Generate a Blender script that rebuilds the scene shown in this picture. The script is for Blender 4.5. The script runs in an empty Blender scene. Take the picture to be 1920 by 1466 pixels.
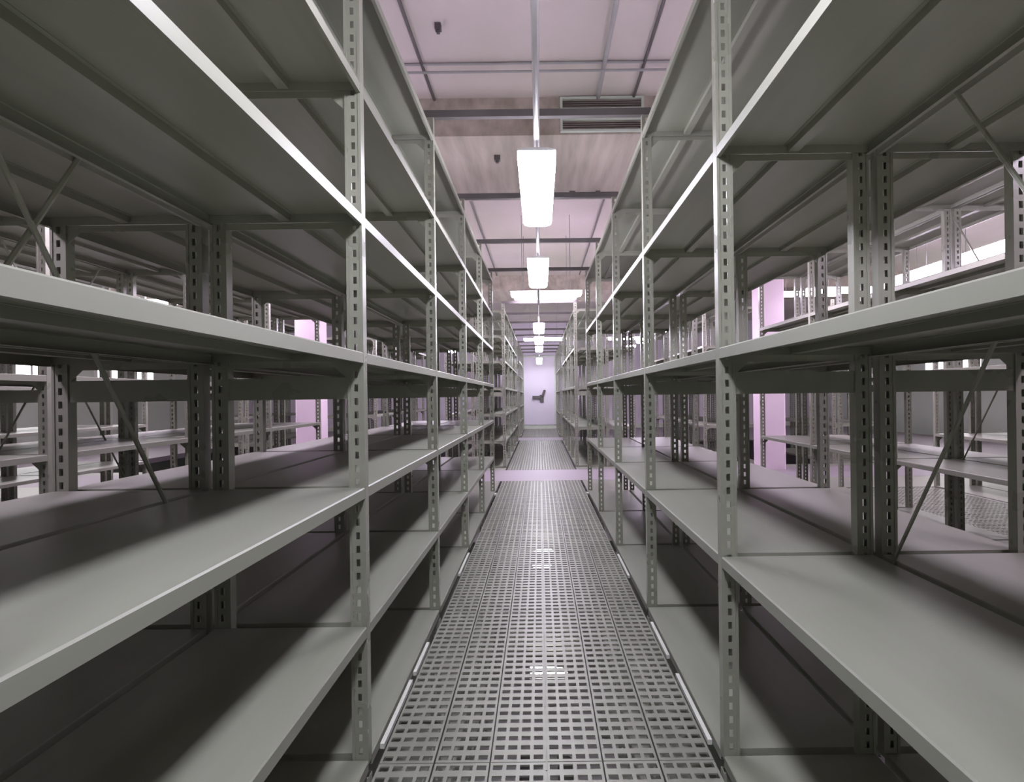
import bpy, math, random
from mathutils import Matrix, Vector
random.seed(4)
S = bpy.context.scene
COL = S.collection

# ------------------------------------------------------------------ camera
F = 1100.0                      # focal length in pixels of the 1920 px wide frame
VPX, VPY = 1012.0, 742.0        # where the aisle vanishes in the photograph
CAMH = 1.36
cam = bpy.data.cameras.new('camera')
cam.sensor_fit = 'HORIZONTAL'
cam.sensor_width = 36.0
cam.lens = 36.0 * F / 1920.0
cam.shift_x = -(VPX - 960.0) / 1920.0
cam.shift_y = (VPY - 733.0) / 1920.0
cam.clip_start = 0.02
cam_ob = bpy.data.objects.new('camera', cam)
COL.objects.link(cam_ob)
cam_ob.matrix_world = (Matrix.Translation((0, 0, CAMH)) @ Matrix.Rotation(math.radians(90), 4, 'X')
                       @ Matrix.Rotation(math.radians(-0.73), 4, 'Z'))
S.camera = cam_ob

# ------------------------------------------------------------------ world / exposure
w = bpy.data.worlds.new('world'); S.world = w
w.use_nodes = True
w.node_tree.nodes['Background'].inputs[0].default_value = (0.6, 0.6, 0.62, 1)
w.node_tree.nodes['Background'].inputs[1].default_value = 0.03
S.view_settings.view_transform = 'Standard'
S.view_settings.look = 'None'
S.view_settings.gamma = 1.0
S.view_settings.use_curve_mapping = False
S.view_settings.exposure = 0.0
LAMP_MAIN = 43.0                 # emission of the lamps over the main aisle
LAMP_SIDE = 36.0                # lamps over the other aisles
LAMP_CROSS = 20.0
COL_MAIN = (0.97, 0.95, 1.10)
COL_SIDE = (1.0, 0.85, 1.10)

# ------------------------------------------------------------------ helpers
class MB:
    def __init__(s): s.v = []; s.f = []
    def quad(s, a, b, c, d):
        n = len(s.v); s.v += [a, b, c, d]; s.f.append((n, n+1, n+2, n+3))
    def box(s, x0, x1, y0, y1, z0, z1):
        n = len(s.v)
        s.v += [(x0,y0,z0),(x1,y0,z0),(x1,y1,z0),(x0,y1,z0),(x0,y0,z1),(x1,y0,z1),(x1,y1,z1),(x0,y1,z1)]
        for q in ((0,3,2,1),(4,5,6,7),(0,1,5,4),(1,2,6,5),(2,3,7,6),(3,0,4,7)):
            s.f.append(tuple(n+i for i in q))
    def prism(s, pts, y0, y1):          # outline in x,z (counter-clockwise seen from -y), extruded along y
        n = len(s.v); k = len(pts)
        s.v += [(x, y0, z) for x, z in pts] + [(x, y1, z) for x, z in pts]
        s.f.append(tuple(n+i for i in range(k)))
        s.f.append(tuple(n+k+i for i in reversed(range(k))))
        for i in range(k):
            j = (i+1) % k
            s.f.append((n+i, n+k+i, n+k+j, n+j))
    def tube(s, p, q, r, seg=8):
        p = Vector(p); q = Vector(q); d = (q-p).normalized()
        u = d.orthogonal().normalized(); v = d.cross(u)
        n = len(s.v)
        for c in (p, q):
            for i in range(seg):
                a = 2*math.pi*i/seg
                s.v.append(tuple(c + u*math.cos(a)*r + v*math.sin(a)*r))
        for i in range(seg):
            j = (i+1) % seg
            s.f.append((n+i, n+j, n+seg+j, n+seg+i))
        s.f.append(tuple(n+i for i in reversed(range(seg))))
        s.f.append(tuple(n+seg+i for i in range(seg)))
    def mesh(s, name, mat):
        m = bpy.data.meshes.new(name); m.from_pydata(s.v, [], s.f); m.update()
        if mat: m.materials.append(mat)
        return m

def link(name, mesh, parent=None, loc=(0,0,0), rot=(0,0,0), scale=(1,1,1)):
    o = bpy.data.objects.new(name, mesh); COL.objects.link(o)
    if parent is not None: o.parent = parent
    o.location = loc; o.rotation_euler = rot; o.scale = scale
    return o
def tag(o, label=None, cat=None, group=None, kind=None):
    if label: o['label'] = label
    if cat: o['category'] = cat
    if group: o['group'] = group
    if kind: o['kind'] = kind
    return o
ORD = ['first','second','third','fourth','fifth','sixth','seventh','eighth','ninth','tenth']

# ------------------------------------------------------------------ materials
def mat(name, c1, c2, rough=0.45, metal=0.0, scale=(6,6,6), detail=4, bump=0.0, rvar=0.1, use='Object', spec=0.5):
    m = bpy.data.materials.new(name); m.use_nodes = True
    nt = m.node_tree; N = nt.nodes; L = nt.links
    b = N['Principled BSDF']
    tc = N.new('ShaderNodeTexCoord'); mp = N.new('ShaderNodeMapping'); mp.inputs['Scale'].default_value = scale
    oi = N.new('ShaderNodeObjectInfo'); mu = N.new('ShaderNodeMath'); mu.operation = 'MULTIPLY'; mu.inputs[1].default_value = 37.0
    L.new(oi.outputs['Random'], mu.inputs[0]); L.new(mu.outputs[0], mp.inputs['Location'])
    no = N.new('ShaderNodeTexNoise'); no.inputs['Scale'].default_value = 1.0; no.inputs['Detail'].default_value = detail
    L.new(tc.outputs[use], mp.inputs['Vector']); L.new(mp.outputs[0], no.inputs['Vector'])
    cr = N.new('ShaderNodeValToRGB')
    cr.color_ramp.elements[0].position = 0.3; cr.color_ramp.elements[1].position = 0.7
    cr.color_ramp.elements[0].color = (*c1, 1); cr.color_ramp.elements[1].color = (*c2, 1)
    L.new(no.outputs[0], cr.inputs[0]); L.new(cr.outputs[0], b.inputs['Base Color'])
    mr = N.new('ShaderNodeMapRange'); mr.inputs['To Min'].default_value = max(0.05, rough-rvar); mr.inputs['To Max'].default_value = rough+rvar
    L.new(no.outputs[0], mr.inputs[0]); L.new(mr.outputs[0], b.inputs['Roughness'])
    b.inputs['Metallic'].default_value = metal
    b.inputs['Specular IOR Level'].default_value = spec
    if bump:
        bp = N.new('ShaderNodeBump'); bp.inputs['Strength'].default_value = bump; bp.inputs['Distance'].default_value = 0.01
        L.new(no.outputs[0], bp.inputs['Height']); L.new(bp.outputs[0], b.inputs['Normal'])
    return m
def emit(name, col, strength):
    m = bpy.data.materials.new(name); m.use_nodes = True
    b = m.node_tree.nodes['Principled BSDF']
    b.inputs['Base Color'].default_value = (0.85, 0.85, 0.85, 1)
    b.inputs['Roughness'].default_value = 0.4
    b.inputs['Emission Color'].default_value = (*col, 1)
    b.inputs['Emission Strength'].default_value = strength
    return m
M = {}
M['paint'] = mat('grey_paint', (0.245,0.252,0.20), (0.275,0.282,0.226), 0.28, 0, (5,5,5), rvar=0.03)
M['shelf'] = mat('shelf_paint', (0.250,0.256,0.208), (0.272,0.279,0.228), 0.40, 0, (14,1.2,2), 2, rvar=0.02, spec=0.35)
M['dark'] = mat('dark_steel', (0.10,0.09,0.09), (0.14,0.125,0.125), 0.5, 0.2)
M['grate'] = mat('galvanised_steel', (0.23,0.235,0.195), (0.29,0.295,0.245), 0.42, 0.25, (6,1.2,4), 3)
M['trim_and_gap_light'] = mat('pale_strip', (0.58,0.60,0.54), (0.66,0.68,0.61), 0.5)  # door frame, baseboard, and strips painted as light from below the walkway
M['pinkfloor'] = mat('lilac_floor_paint', (0.27,0.235,0.265), (0.31,0.265,0.305), 0.5, 0, (1.5,1.5,1.5), 5, use='Generated')
M['slab'] = mat('lower_slab', (0.26,0.25,0.24), (0.36,0.34,0.33), 0.7, 0, (2,2,2))
M['wall'] = mat('lilac_wall', (0.70,0.62,0.74), (0.76,0.68,0.80), 0.6, 0, (0.6,0.6,0.6), 5)
M['sidewall'] = mat('pale_side_wall', (0.58,0.64,0.56), (0.64,0.70,0.62), 0.6, 0, (0.5,0.5,0.5), 5)
M['column'] = mat('pink_column_paint', (0.72,0.58,0.68), (0.78,0.64,0.74), 0.55, 0, (1,1,1))
M['ceil'] = mat('ceiling_plaster', (0.47,0.445,0.36), (0.68,0.58,0.595), 0.7, 0, (0.45,0.3,0.4), 5, 0.05)
M['beam'] = mat('board_marked_concrete', (0.33,0.285,0.235), (0.56,0.49,0.43), 0.75, 0, (7,0.7,5), 6, 0.35)
M['white'] = mat('white_metal', (0.74,0.74,0.74), (0.80,0.80,0.80), 0.4)
M['conduit'] = mat('grey_conduit', (0.36,0.35,0.35), (0.42,0.41,0.41), 0.45, 0.2)
M['diff'] = emit('lamp_diffuser', COL_MAIN, LAMP_MAIN)
M['diff_side'] = emit('lamp_diffuser_side', COL_SIDE, LAMP_SIDE)
M['diff_cross'] = emit('lamp_diffuser_cross', COL_SIDE, LAMP_CROSS)
M['bulb'] = emit('bulkhead_glass', (1,0.96,0.97), 18.0)
M['diff_low'] = emit('lamp_diffuser_lower', COL_MAIN, 9.0)
M['pane'] = emit('window_glass', (1,0.98,1.0), 10.0)

# ------------------------------------------------------------------ plan of the place (metres)
BAY = 1.53; Y0 = 0.65; DEPTH = 0.565; BACKGAP = 0.03; POSTH = 3.13
XL, XR = -0.652, 0.667          # shelf fronts on the main aisle
PERIOD = 2.46
CEIL = 4.36
BLOCKS = {'near': (Y0, 5), 'middle': (11.2, 4), 'far': (19.4, 3)}   # first post, bays
YEND = 24.2
XW = 12.0

# ------------------------------------------------------------------ floor
YB = Y0 + 5*BAY               # end of the near block
YC1, YC2 = 9.42, 10.8           # painted strip across the first cross aisle
YD1, YD2 = 18.0, 19.2
fl = MB()
fl.box(-XW, XW, YC1, YC2, -0.12, -0.002)
fl.box(-XW, XW, YD1, YD2, -0.12, -0.002)
for sgn in (-1, 1):
    xa = 9.22; a, b = sorted((sgn*xa, sgn*XW))
    fl.box(a, b, -6.0, YC1, -0.12, -0.002)
    fl.box(a, b, YC2, YD1, -0.12, -0.002)
    a, b = sorted((sgn*1.83, sgn*XW))
    fl.box(a, b, YD2, YEND, -0.12, -0.002)
floor = tag(link('floor', fl.mesh('floor', M['pinkfloor'])), kind='structure')

def grating_mesh(wd=0.2, ln=1.5, rows=25, cols=4):
    b = MB(); t = 0.006
    hw, hl = 0.034, 0.028
    px = 0.0475; py = ln/rows
    m = (wd - (px*(cols-1) + hw))/2
    xs = [0.003]
    for c in range(cols):
        xs += [m + c*px, m + c*px + hw]
    xs.append(wd-0.003)
    for i in range(0, len(xs), 2):
        b.box(xs[i], xs[i+1], 0.002, ln-0.002, -t, 0)
    for c in range(cols):
        x0, x1 = xs[1+2*c], xs[2+2*c]
        for r in range(rows+1):
            y0 = r*py - (py-hl)/2; y1 = r*py + (py-hl)/2
            b.box(x0, x1, max(0.002, y0), min(ln-0.002, y1), -t, 0)
    b.box(0.003, 0.006, 0.002, ln-0.002, -0.035, -t)
    b.box(wd-0.006, wd-0.003, 0.002, ln-0.002, -0.035, -t)
    b.box(wd-0.003, wd+0.003, 0.002, ln-0.002, -0.035, -0.033)
    return b.mesh('grating_plank', M['grate'])
GM = grating_mesh()
def lay(xa, xb, y0, y1):
    n = 6; wd = (xb-xa)/n
    ns = max(1, round((y1-y0)/BAY)); ln = (y1-y0)/ns
    for s in range(ns):
        for k in range(n):
            link('grating_plank', GM, floor, (xa + k*wd, y0 + s*ln, 0), scale=(wd/0.2, ln/1.5, 1))
def aisle_x(k):                 # clear walkway of aisle k (0 = main)
    return XL + 0.034 + k*PERIOD, XR - 0.034 + k*PERIOD
lay(*aisle_x(0), Y0-BAY, YB)
lay(*aisle_x(0), YB, YC1)
lay(*aisle_x(0), YC2, YD1)
lay(*aisle_x(0), YD2, YEND)
for k in (-3, -2, -1, 1, 2, 3):
    lay(*aisle_x(k), Y0 if abs(k) == 1 else Y0+BAY, YB)
# plain plates beside the main walkway in the cross aisle
pl = MB(); pl.box(0, 1, 0, 1, -0.03, -0.003)
plm = pl.mesh('deck_plate', M['grate'])
for xa, xb in ((-9.2, XL), (XR, 9.2)):
    link('deck_plate', plm, floor, (xa, (YB+0.06), 0), scale=(xb-xa, YC1-(YB+0.06), 1))
    link('deck_plate', plm, floor, (xa, YC2, 0), scale=(xb-xa, 11.18-YC2, 1))
    link('deck_plate', plm, floor, (xa, 17.26, 0), scale=(xb-xa, YD1-17.26, 1))
# pale strips between walkway and shelving, coloured as light coming up the gap
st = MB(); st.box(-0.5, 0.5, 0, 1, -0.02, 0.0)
stm = st.mesh('gap_light_strip', M['trim_and_gap_light'])
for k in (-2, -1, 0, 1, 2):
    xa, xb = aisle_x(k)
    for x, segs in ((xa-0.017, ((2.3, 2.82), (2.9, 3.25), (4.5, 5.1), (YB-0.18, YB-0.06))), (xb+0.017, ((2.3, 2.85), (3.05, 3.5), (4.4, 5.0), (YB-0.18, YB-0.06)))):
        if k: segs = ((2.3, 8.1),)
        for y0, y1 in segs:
            link('gap_light_strip', stm, floor, (x, y0, 0.004), scale=(0.017 if y1 < 8 or k else 0.03, y1-y0, 1))

lo = MB(); lo.box(-XW, XW, -6, YEND, -2.8, -2.6)
tag(link('floor_lower', lo.mesh('floor_lower', M['slab'])), kind='structure')

# ------------------------------------------------------------------ walls, ceiling
def struct(name, b, m, parent=None): return tag(link(name, b.mesh(name, m), parent), kind='structure')
b = MB(); b.box(-XW, XW, YEND, YEND+0.2, -2.6, CEIL); wall_back = struct('wall_back', b, M['wall'])
b = MB(); b.box(-XW, XW, YEND-0.03, YEND, 0, 0.16); struct('baseboard_back', b, M['trim_and_gap_light'])
b = MB(); b.box(-XW, XW, -6.2, -6.0, -2.6, CEIL); struct('wall_front', b, M['sidewall'])
for nm, sg in (('wall_left', -1), ('wall_right', 1)):
    b = MB(); a = sorted((sg*XW, sg*(XW+0.2))); b.box(a[0], a[1], -6.2, YEND+0.2, -2.6, CEIL); struct(nm, b, M['sidewall'])
b = MB(); b.box(-XW-0.2, XW+0.2, -6.2, YEND+0.2, CEIL, CEIL+0.2); ceiling = struct('ceiling', b, M['ceil'])
# windows high in the side walls
n = 0
for sg in (-1, 1):
    for yw in (3.0, 6.2, 9.4, 12.6, 15.8):
        n += 1
        x = sg*(XW-0.03)
        f = MB(); y0, y1, z0, z1 = yw, yw+2.4, 1.85, 2.75
        for q in ((y0, y1, z0, z0+0.06), (y0, y1, z1-0.06, z1), (y0, y0+0.06, z0+0.06, z1-0.06), (y1-0.06, y1, z0+0.06, z1-0.06), (y0+1.17, y0+1.23, z0+0.06, z1-0.06)):
            f.box(x-0.03, x+0.03, *q)
        wo = struct('window_%d' % n, f, M['white'])
        for ya, yb in ((y0+0.06, y0+1.17), (y0+1.23, y1-0.06)):
            p = MB(); p.box(x-0.008, x+0.008, ya, yb, z0+0.06, z1-0.06); link('pane', p.mesh('pane', M['pane']), wo)
# downstand beams
n = 0
for y0, y1, z0 in ((5.9, 7.85, 3.98), (14.6, 16.4, 3.98)):
    n += 1
    b = MB(); b.box(-XW, XW, y0, y1, z0, CEIL)
    bo = struct('trim_and_gap_light_%d' % n, b, M['beam'])
# pipes and marks under the ceiling
def thing_mesh(name, b, m, label, cat, group=None):
    return tag(link(name, b.mesh(name, m)), label, cat, group)
b = MB(); b.tube((-1.02, -2.9, CEIL-0.015), (-1.02, 5.89, CEIL-0.015), 0.015); thing_mesh('ceiling_pipe', b, M['dark'], 'dark pipe along the ceiling above the left shelves, nearest stretch', 'pipe')
b = MB(); b.tube((0.98, -2.9, CEIL-0.015), (0.98, 5.89, CEIL-0.015), 0.015); thing_mesh('ceiling_pipe', b, M['dark'], 'dark pipe along the ceiling above the right shelves, nearest stretch', 'pipe')
b = MB(); b.tube((0.62, -2.9, CEIL-0.02), (0.62, 5.89, CEIL-0.02), 0.02); thing_mesh('ceiling_pipe', b, M['conduit'], 'pale pipe along the ceiling between lamp conduit and dark right pipe', 'pipe')
b = MB(); b.tube((1.02, 7.86, CEIL-0.015), (1.02, 14.5, CEIL-0.015), 0.015); thing_mesh('ceiling_pipe', b, M['dark'], 'dark pipe along the ceiling at right, beyond the concrete beam', 'pipe')
b = MB(); b.tube((-1.02, 7.86, CEIL-0.015), (-1.02, 14.5, CEIL-0.015), 0.015); thing_mesh('ceiling_pipe', b, M['dark'], 'dark pipe along the ceiling at left, beyond the concrete beam', 'pipe')
b = MB(); b.tube((-6, 5.27, CEIL-0.012), (6, 5.27, CEIL-0.012), 0.012); thing_mesh('ceiling_pipe', b, M['conduit'], 'upper grey pipe crossing the aisle in front of the concrete beam', 'pipe')
b = MB(); b.tube((-6, 5.27, CEIL-0.085), (6, 5.27, CEIL-0.085), 0.012); thing_mesh('ceiling_pipe', b, M['conduit'], 'lower grey pipe crossing the aisle in front of the concrete beam', 'pipe')
# ventilation louvres on the face of the beam
for z0, z1, lab in ((4.215, 4.35, 'upper framed ventilation louvre on the concrete beam, right of the lamps'), (4.0, 4.135, 'lower framed ventilation louvre on the concrete beam, right of the lamps')):
    e = tag(link('ventilation_louvre', None, None, (0.66, 5.9, z0)), lab, 'vent')
    W = 0.42; H = z1-z0
    b = MB()
    for q in ((-W, W, 0, 0.022), (-W, W, H-0.022, H), (-W, -W+0.025, 0.022, H-0.022), (W-0.025, W, 0.022, H-0.022)):
        b.box(q[0], q[1], -0.03, 0, q[2], q[3])
    link('frame', b.mesh('louvre_frame', M['sidewall']), e)
    b = MB(); b.box(-W+0.025, W-0.025, -0.006, 0, 0.022, H-0.022); link('backing', b.mesh('louvre_backing', M['dark']), e)
    for k in range(4):
        z = 0.035 + k*(H-0.07)/3
        b = MB(); b.quad((-W+0.025, -0.024, z-0.008), (W-0.025, -0.024, z-0.008), (W-0.025, -0.007, z+0.010), (-W+0.025, -0.007, z+0.010)); link('slat', b.mesh('louvre_slat', M['beam']), e)
# small ceiling boxes
for x, y, z, sz, lab in ((-0.78, 4.72, CEIL, 0.025, 'small dark junction box on the ceiling left of the lamp conduit'), (-0.43, 6.4, 3.98, 0.032, 'small dark box under the concrete beam left of the nearest lamp'),
                         (0.45, 7.55, 3.98, 0.035, 'small dark fitting under the beam right of the nearest lamp'), (0.78, 7.55, 3.98, 0.028, 'smaller dark fitting under the beam nearer the right shelves')):
    b = MB(); b.box(x-sz, x+sz, y-sz, y+sz, z-0.05, z); b.box(x-sz*0.5, x+sz*0.5, y-sz*0.5, y+sz*0.5, z-0.075, z-0.05)
    thing_mesh('junction_box', b, M['dark'], lab, 'box')
# columns in the cross aisle
for x, s in ((-4.1, 'left'), (4.12, 'right')):
    b = MB(); c = 0.03; r = 0.215
    pts = [(-r, -r+c), (-r+c, -r), (r-c, -r), (r, -r+c), (r, r-c), (r-c, r), (-r+c, r), (-r, r-c)]
    nn = len(pts)
    b.v = [(x+p, 10.55+q, 0) for p, q in pts] + [(x+p, 10.55+q, CEIL) for p, q in pts]
    b.f = [(i, (i+1) % nn, nn+(i+1) % nn, nn+i) for i in range(nn)] + [tuple(range(nn-1, -1, -1)), tuple(range(nn, 2*nn))]
    thing_mesh('column', b, M['column'], 'square pink painted column in the cross aisle behind the %s shelves' % s, 'column')
b = MB(); b.box(-0.64, 0.60, YEND-0.05, YEND, 0.17, 2.95); d1 = struct('door_1', b, M['wall'])
b = MB()
for q in ((-0.70, -0.64, 0.17, 3.01), (0.60, 0.66, 0.17, 3.01), (-0.64, 0.60, 2.95, 3.01)): b.box(q[0], q[1], YEND-0.07, YEND, q[2], q[3])
link('door_frame', b.mesh('door_frame', M['trim_and_gap_light']), d1)
# bracket on the end wall
e = tag(link('wall_bracket', None, None, (0, YEND-0.05, 1.3)), 'dark metal bracket with angled arms on the tall lilac end door', 'bracket')
b = MB(); b.box(0.0, 0.16, -0.03, 0, -0.22, 0.1); link('mounting_plate', b.mesh('mounting_plate', M['dark']), e)
b = MB(); b.box(-0.3, 0.02, -0.10, -0.04, -0.06, 0.06); b.box(-0.06, 0.02, -0.04, 0, -0.05, 0.05); link('arm', b.mesh('bracket_arm', M['dark']), e)
b = MB(); b.prism([(0.06, 0.06), (0.16, 0.06), (0.24, 0.30), (0.16, 0.30)], -0.09, -0.03); link('lever', b.mesh('bracket_lever', M['dark']), e)

# ------------------------------------------------------------------ shelving meshes
def post_mesh(h):
    b = MB(); W = 0.06; D = 0.04; t = 0.0025; hw = 0.015; hh = 0.026; p = 0.05
    c = W/2
    # web with a column of slots, facing -y
    b.box(0, c-hw/2, 0, t, 0, h); b.box(c+hw/2, W, 0, t, 0, h)
    nn = int(h/p)
    zprev = 0
    for i in range(nn):
        z = 0.035 + i*p
        if z + hh > h - 0.01: break
        b.box(c-hw/2, c+hw/2, 0, t, zprev, z); zprev = z+hh
    b.box(c-hw/2, c+hw/2, 0, t, zprev, h)
    # flanges and lips, raised edge beads
    b.box(0, t, t, D, 0, h); b.box(W-t, W, t, D, 0, h)
    b.box(t, 0.012, D-t, D, 0, h); b.box(W-0.012, W-t, D-t, D, 0, h)
    b.box(0, 0.010, -0.003, 0, 0, h); b.box(W-0.010, W, -0.003, 0, 0, h)
    b.box(0.002, W-0.002, 0.002, D-0.002, 0, 0.004)
    return b.mesh('post', M['paint'])
GAP = 0.046
SL = BAY - GAP
LIP = 0.040
def shelf_mesh():
    b = MB(); t = 0.0015; hx = DEPTH/2; r = 0.014
    c = 0.004
    b.box(-hx+c, hx-c, 0, SL, -t, 0)
    for q in (-1, 1):
        p = [(q*(hx-c), 0.0), (q*(hx-c), -t), (q*(hx-t), -c), (q*hx, -c)]
        b.prism(p if q > 0 else p[::-1], 0, SL)
    for s in (-1, 1):
        a = sorted((s*hx, s*(hx-t))); b.box(a[0], a[1], 0, SL, -LIP, -c)
        a = sorted((s*(hx-t), s*(hx-r))); b.box(a[0], a[1], 0, SL, -LIP, -LIP+t)
    b.box(-hx+t, hx-t, 0, t, -0.032, -t); b.box(-hx+t, hx-t, SL-t, SL, -0.032, -t)
    return b.mesh('shelf', M['shelf'])
def rib_mesh():
    b = MB()
    b.prism([(-0.034, -0.0016), (-0.034, -0.003), (-0.022, -0.003), (-0.020, -0.026), (0.020, -0.026), (0.022, -0.003), (0.034, -0.003), (0.034, -0.0016)], 0.004, SL-0.004)
    return b.mesh('stiffening_rib', M['shelf'])
def tie_mesh(side):
    b = MB(); hx = DEPTH/2
    x1 = hx-0.061
    b.box(-x1, x1, 0.004, 0.007, -0.054, -0.030)
    b.box(-x1, x1, 0.007, 0.030, -0.033, -0.030)
    if side < 0: b.prism([(-x1, -0.100), (-x1+0.05, -0.054), (-x1, -0.054)], 0.004, 0.007)
    else: b.prism([(x1, -0.100), (x1, -0.054), (x1-0.05, -0.054)], 0.004, 0.007)
    return b.mesh('side_tie', M['paint'])
PM, SM, RM = post_mesh(POSTH), shelf_mesh(), rib_mesh()
TM = {1: tie_mesh(-1), -1: tie_mesh(1)}
sb = MB(); sx = DEPTH/2-0.061
sb.box(-sx, sx, 0.004, 0.007, 1.357, 1.437); sb.box(-sx, sx, 0.007, 0.022, 1.357, 1.360); sb.box(-sx, sx, 0.007, 0.022, 1.434, 1.437)
STM = sb.mesh('strut_panel', M['paint'])
PLOW = post_mesh(2.55)
LEV = {-1: [0.016, 0.512, 1.028, 1.53, 2.045, 2.533, 3.02], 1: [0.016, 0.755, 1.53, 2.278, 3.02]}

def brace_mesh(h0, h1, dx):
    b = MB()
    b.tube((dx, 0.05, h0), (dx, BAY-0.02, h1), 0.007, 6)
    return b.mesh('brace_rod', M['paint'])
BR1, BR2 = brace_mesh(0.65, 2.9, -0.007), brace_mesh(2.9, 0.65, 0.007)

def unit(xf, sgn, y, levels, last, label, group, brace=False, pm=PM, z=0, ribs=True):
    """one bay: sgn -1 stands left of its aisle, +1 right; xf = aisle-side face"""
    xc = xf + sgn*DEPTH/2
    e = tag(link('shelving_unit', None, None, (xc, y, z)), label, 'shelving', group)
    planes = [0.0] + ([BAY] if last else [])
    for yp in planes:
        link('post', pm, e, (-DEPTH/2, yp, 0)); link('post', pm, e, (DEPTH/2-0.06, yp, 0))
        for zz in levels: link('side_tie', TM[sgn], e, (0, yp, zz))
        if z == 0: link('strut_panel', STM, e, (0, yp, 0))
    for zz in levels:
        s = link('shelf', SM, e, (0, GAP-0.005, zz))
        if ribs: link('stiffening_rib', RM, s)
    if brace:
        link('brace_rod', BR1, e, (sgn*(DEPTH/2+BACKGAP/2), 0, 0)); link('brace_rod', BR2, e, (sgn*(DEPTH/2+BACKGAP/2), 0, 0))
    return e

SIDE = {-1: 'left', 1: 'right'}
def lines():
    for sg in (-1, 1):
        x0 = XL if sg < 0 else XR
        for r in (0, 1, 2, 3):
            xf = x0 + sg*r*PERIOD
            yield sg, r, 'a', xf, sg
            yield sg, r, 'b', xf + sg*(2*DEPTH+BACKGAP), -sg
ROWN = ['', 'second', 'third', 'fourth']
for sg, r, ab, xf, face in lines():
    if r == 0:
        place = ('lining the main aisle on the %s' if ab == 'a' else 'backing onto the main aisle\'s %s row') % SIDE[sg]
    else:
        place = ('%s half of the %s row %s' % ('near' if ab == 'a' else 'rear', ROWN[r], SIDE[sg]))
    for bn, (ys, nb) in BLOCKS.items():
        if bn == 'middle' and r > 2: continue
        if bn == 'far' and (r > 0 or ab == 'b'): continue
        for k in range(nb):
            if bn == 'near' and r >= 1 and k < (1 if r == 1 else 2): continue
            if bn == 'middle' and r == 2 and k > 1: continue
            lab = 'grey shelving bay %s, %s in the %s block' % (place, ORD[k], bn)
            unit(xf, face, ys+k*BAY, LEV[sg], k == nb-1 or (bn == 'middle' and r == 2 and k == 1), lab, 'grey steel shelving bays',
                 brace=(ab == 'a' and bn == 'near' and ((r == 0 and k == 0) or (r == 1 and k == 2))))
    if r == 0 and ab == 'a':
        unit(xf, face, Y0-BAY, LEV[sg], False, 'grey shelving bay on the %s right beside the camera' % SIDE[sg], 'grey steel shelving bays')
# tier below the walkway, glimpsed through the slots
for sg, xf in ((-1, XL), (1, XR)):
    for k in range(4):
        unit(xf, sg, Y0+(k+1)*BAY, [0.7, 1.3, 1.9], k == 3, 'grey shelving bay below the walkway on the %s, %s from the camera' % (SIDE[sg], ORD[k]), 'shelving bays of the lower tier', pm=PLOW, z=-2.6, ribs=False)

# ------------------------------------------------------------------ tie beams over the aisle
def tiebeam(y, label):
    b = MB(); x0, x1 = XL-0.06, XR+0.06
    z0 = POSTH; t = 0.003; h = 0.045
    b.box(x0, x1, y, y+t, z0, z0+h); b.box(x0, x1, y+t, y+0.04, z0, z0+t); b.box(x0, x1, y+t, y+0.04, z0+h-t, z0+h)
    thing_mesh('tie_beam', b, M['dark'], label, 'beam', 'tie beams across the main aisle')
n = 0
for bn, (ys, nb) in BLOCKS.items():
    for k in range(nb+1):
        y = ys + k*BAY
        if bn == 'near' and k < 1: continue
        tiebeam(y, '%s dark tie beam over the main aisle in the %s block' % (ORD[k], bn))

# ------------------------------------------------------------------ lamps
LL = 1.18
def diffuser_mesh(m):
    b = MB(); L2 = LL/2
    # wrap-round lens: rounded corners at both ends, sides leaning in
    def ring(w, l, z, c):
        return [(-w, -l+c, z), (-w+c, -l, z), (w-c, -l, z), (w, -l+c, z), (w, l-c, z), (w-c, l, z), (-w+c, l, z), (-w, l-c, z)]
    rings = [ring(0.092, L2-0.004, 0.060, 0.004), ring(0.104, L2-0.004, 0.055, 0.004), ring(0.104, L2-0.004, 0.010, 0.006), ring(0.094, L2-0.010, -0.012, 0.016), ring(0.078, L2-0.022, -0.022, 0.026)]
    for r in rings: b.v += r
    for k in range(4):
        for i in range(8):
            j = (i+1) % 8
            b.f.append((k*8+i, k*8+j, (k+1)*8+j, (k+1)*8+i))
    b.f.append(tuple(range(32, 40))); b.f.append(tuple(range(7, -1, -1)))
    for i, f in enumerate(b.f): b.f[i] = tuple(reversed(f))
    return b.mesh('diffuser', m)
DM = {k: diffuser_mesh(M[k]) for k in ('diff', 'diff_side', 'diff_cross')}
hb = MB(); hb.prism([(-0.084, 0.0602), (0.084, 0.0602), (0.06, 0.070), (-0.06, 0.070)], -LL/2, LL/2)
HM = hb.mesh('lamp_housing', M['white'])
eb = MB(); eb.prism([(-0.104, 0.055), (0.104, 0.055), (0.104, 0.062), (0.06, 0.071), (-0.06, 0.071), (-0.104, 0.062)], -0.004, 0.0); EM = eb.mesh('end_cap', M['white'])
def rod_mesh(l):
    b = MB(); b.tube((0, 0, 0), (0, 0, l), 0.006, 6); return b.mesh('hanger_rod', M['conduit'])
ZL = 2.63
cb = MB(); cb.box(-0.012, 0.012, -0.015, 0.015, 0, 0.0315); CLIP = cb.mesh('clip', M['conduit'])
RODM = rod_mesh(CEIL-ZL-0.070); RODX = rod_mesh(CEIL-3.03-0.070)
def lamp(x, y, z, rot, kind, label, rod, group):
    e = tag(link('linear_lamp', None, None, (x, y, z), (0, 0, rot)), label, 'lamp', group)
    link('diffuser', DM[kind], e); link('housing', HM, e)
    link('end_cap', EM, e, (0, -LL/2, 0)); link('end_cap', EM, e, (0, LL/2+0.004, 0))
    for s in (-0.4, 0.4): link('hanger_rod' if rod is not CLIP else 'clip', rod, e, (0, s, 0.070))
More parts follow.
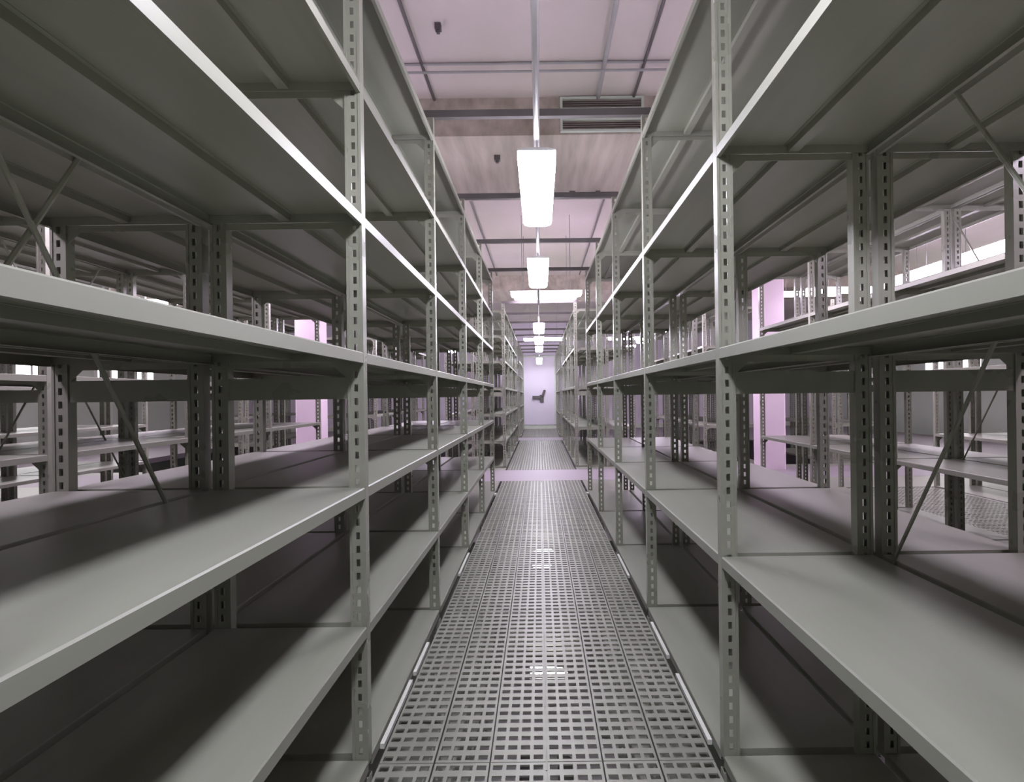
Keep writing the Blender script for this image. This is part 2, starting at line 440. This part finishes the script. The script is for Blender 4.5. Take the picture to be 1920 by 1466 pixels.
LY = [-4.24, -1.77, 0.63, 3.17, 5.65, 10.7, 13.17, 15.64, 20.5, 22.2]  # the last lamp is added to brighten the end wall
beam_ys = ((5.9, 7.85), (14.6, 16.4))
for i, y in enumerate(LY):
    yc = y + LL/2
    inb = any(a - 0.41 < yc < b2 + 0.41 for a, b2 in beam_ys)
    lamp(0.0, yc, ZL, 0, 'diff', 'glowing white linear lamp over the main aisle, %s' % (ORD[i-2] + ' from the camera' if i > 1 else ['farther', 'nearer'][i] + ' one behind the camera'), CLIP, 'lamps over the main aisle')
for k in (-4, -3, -2, -1, 1, 2, 3, 4):
    ys = [y for y in LY if (abs(k) < 2 and 0 < y < 17) or (abs(k) >= 2 and 2 < y < 8)]
    if abs(k) > 2: ys = [3.17, 5.65]
    if abs(k) == 2: ys = [3.6, 6.0, 7.26]
    for i, y in enumerate(ys):
        yc = y + LL/2
        inb = any(a - 0.41 < yc < b2 + 0.41 for a, b2 in beam_ys)
        sd = 'left' if k < 0 else 'right'
        zl = 2.86 if abs(k) == 2 else ZL
        lamp(k*PERIOD + 0.013, yc, zl, 0, 'diff_side', 'glowing linear lamp, %s aisle %s of the main one, %s from the camera' % (ORD[abs(k)-1], sd, ORD[i]), rod_mesh((3.98 if inb else CEIL)-zl-0.070), 'lamps over the side aisles')
for yi, y in enumerate((9.75, 11.02, 17.6)):
    for k in range(-3, 4):
        if yi == 2 and abs(k) > 1: continue
        pos = 'over the main aisle' if k == 0 else '%s to the %s' % (ORD[abs(k)-1], 'left' if k < 0 else 'right')
        lamp(0.13 + k*PERIOD, y, 3.03 + (0.16 if yi == 1 else 0), math.pi/2, 'diff_cross', 'linear lamp set crosswise above the cross aisle, %s line, %s' % (['nearest', 'second', 'farthest'][yi], pos), rod_mesh(CEIL-3.19-0.070) if yi == 1 else RODX, 'crosswise lamps in the cross aisles')
# conduit carrying the main lamps, hung from the ceiling
ce = tag(link('lamp_conduit', None, None, (0, 0, ZL+0.118)), 'thin grey conduit running along the main aisle above the lamps', 'conduit')
for y0, y1 in ((-5.0, 8.9), (10.3, 17.2), (19.4, 24.19)):
    b = MB(); b.tube((0, y0, 0), (0, y1, 0), 0.016, 10); link('conduit_run', b.mesh('conduit_run', M['conduit']), ce)
for y in (-1.5, 2.5, 5.0, 8.6, 10.45, 13.0, 17.0, 19.8, 22.0):
    link('hanger_rod', rod_mesh(CEIL-ZL-0.118), ce, (0, y, 0))
# small lamps and covered lamps of the lower tier
for i, (x, y) in enumerate(((0.03, 3.08), (0.02, 5.5))):
    e = tag(link('bulkhead_lamp', None, None, (x, y, -0.10)), 'small bright lamp below the walkway grating, %s' % ['nearer one', 'farther one'][i], 'lamp')
    b = MB(); b.box(-0.10, 0.10, -0.05, 0.05, -0.03, 0); link('lamp_base', b.mesh('lamp_base', M['white']), e)
    b = MB(); b.prism([(-0.085, 0.0), (0.085, 0.0), (0.07, 0.02), (-0.07, 0.02)], -0.03, 0.03); link('glass', b.mesh('bulkhead_glass', M['bulb']), e)
for i, yc in enumerate((2.2, 4.4, 6.6)):
    e = tag(link('covered_lamp', None, None, (0, yc, -0.42)), 'covered linear lamp beneath the walkway grating, %s from the camera' % ORD[i], 'lamp', 'lamps of the lower tier')
    b = MB(); b.prism([(-0.13, 0.05), (0.13, 0.05), (0.06, 0.10), (-0.06, 0.10)], -0.6, 0.6); link('cover', b.mesh('lamp_cover', M['dark']), e)
    b = MB(); b.prism([(-0.08, 0.0), (0.08, 0.0), (0.10, 0.049), (-0.10, 0.049)], -0.58, 0.58); link('diffuser', b.mesh('covered_diffuser', M['diff_low']), e)
    for q in (-0.4, 0.4): link('hanger_rod', rod_mesh(0.306), e, (0, q, 0.10))
print('objects', len(bpy.data.objects))
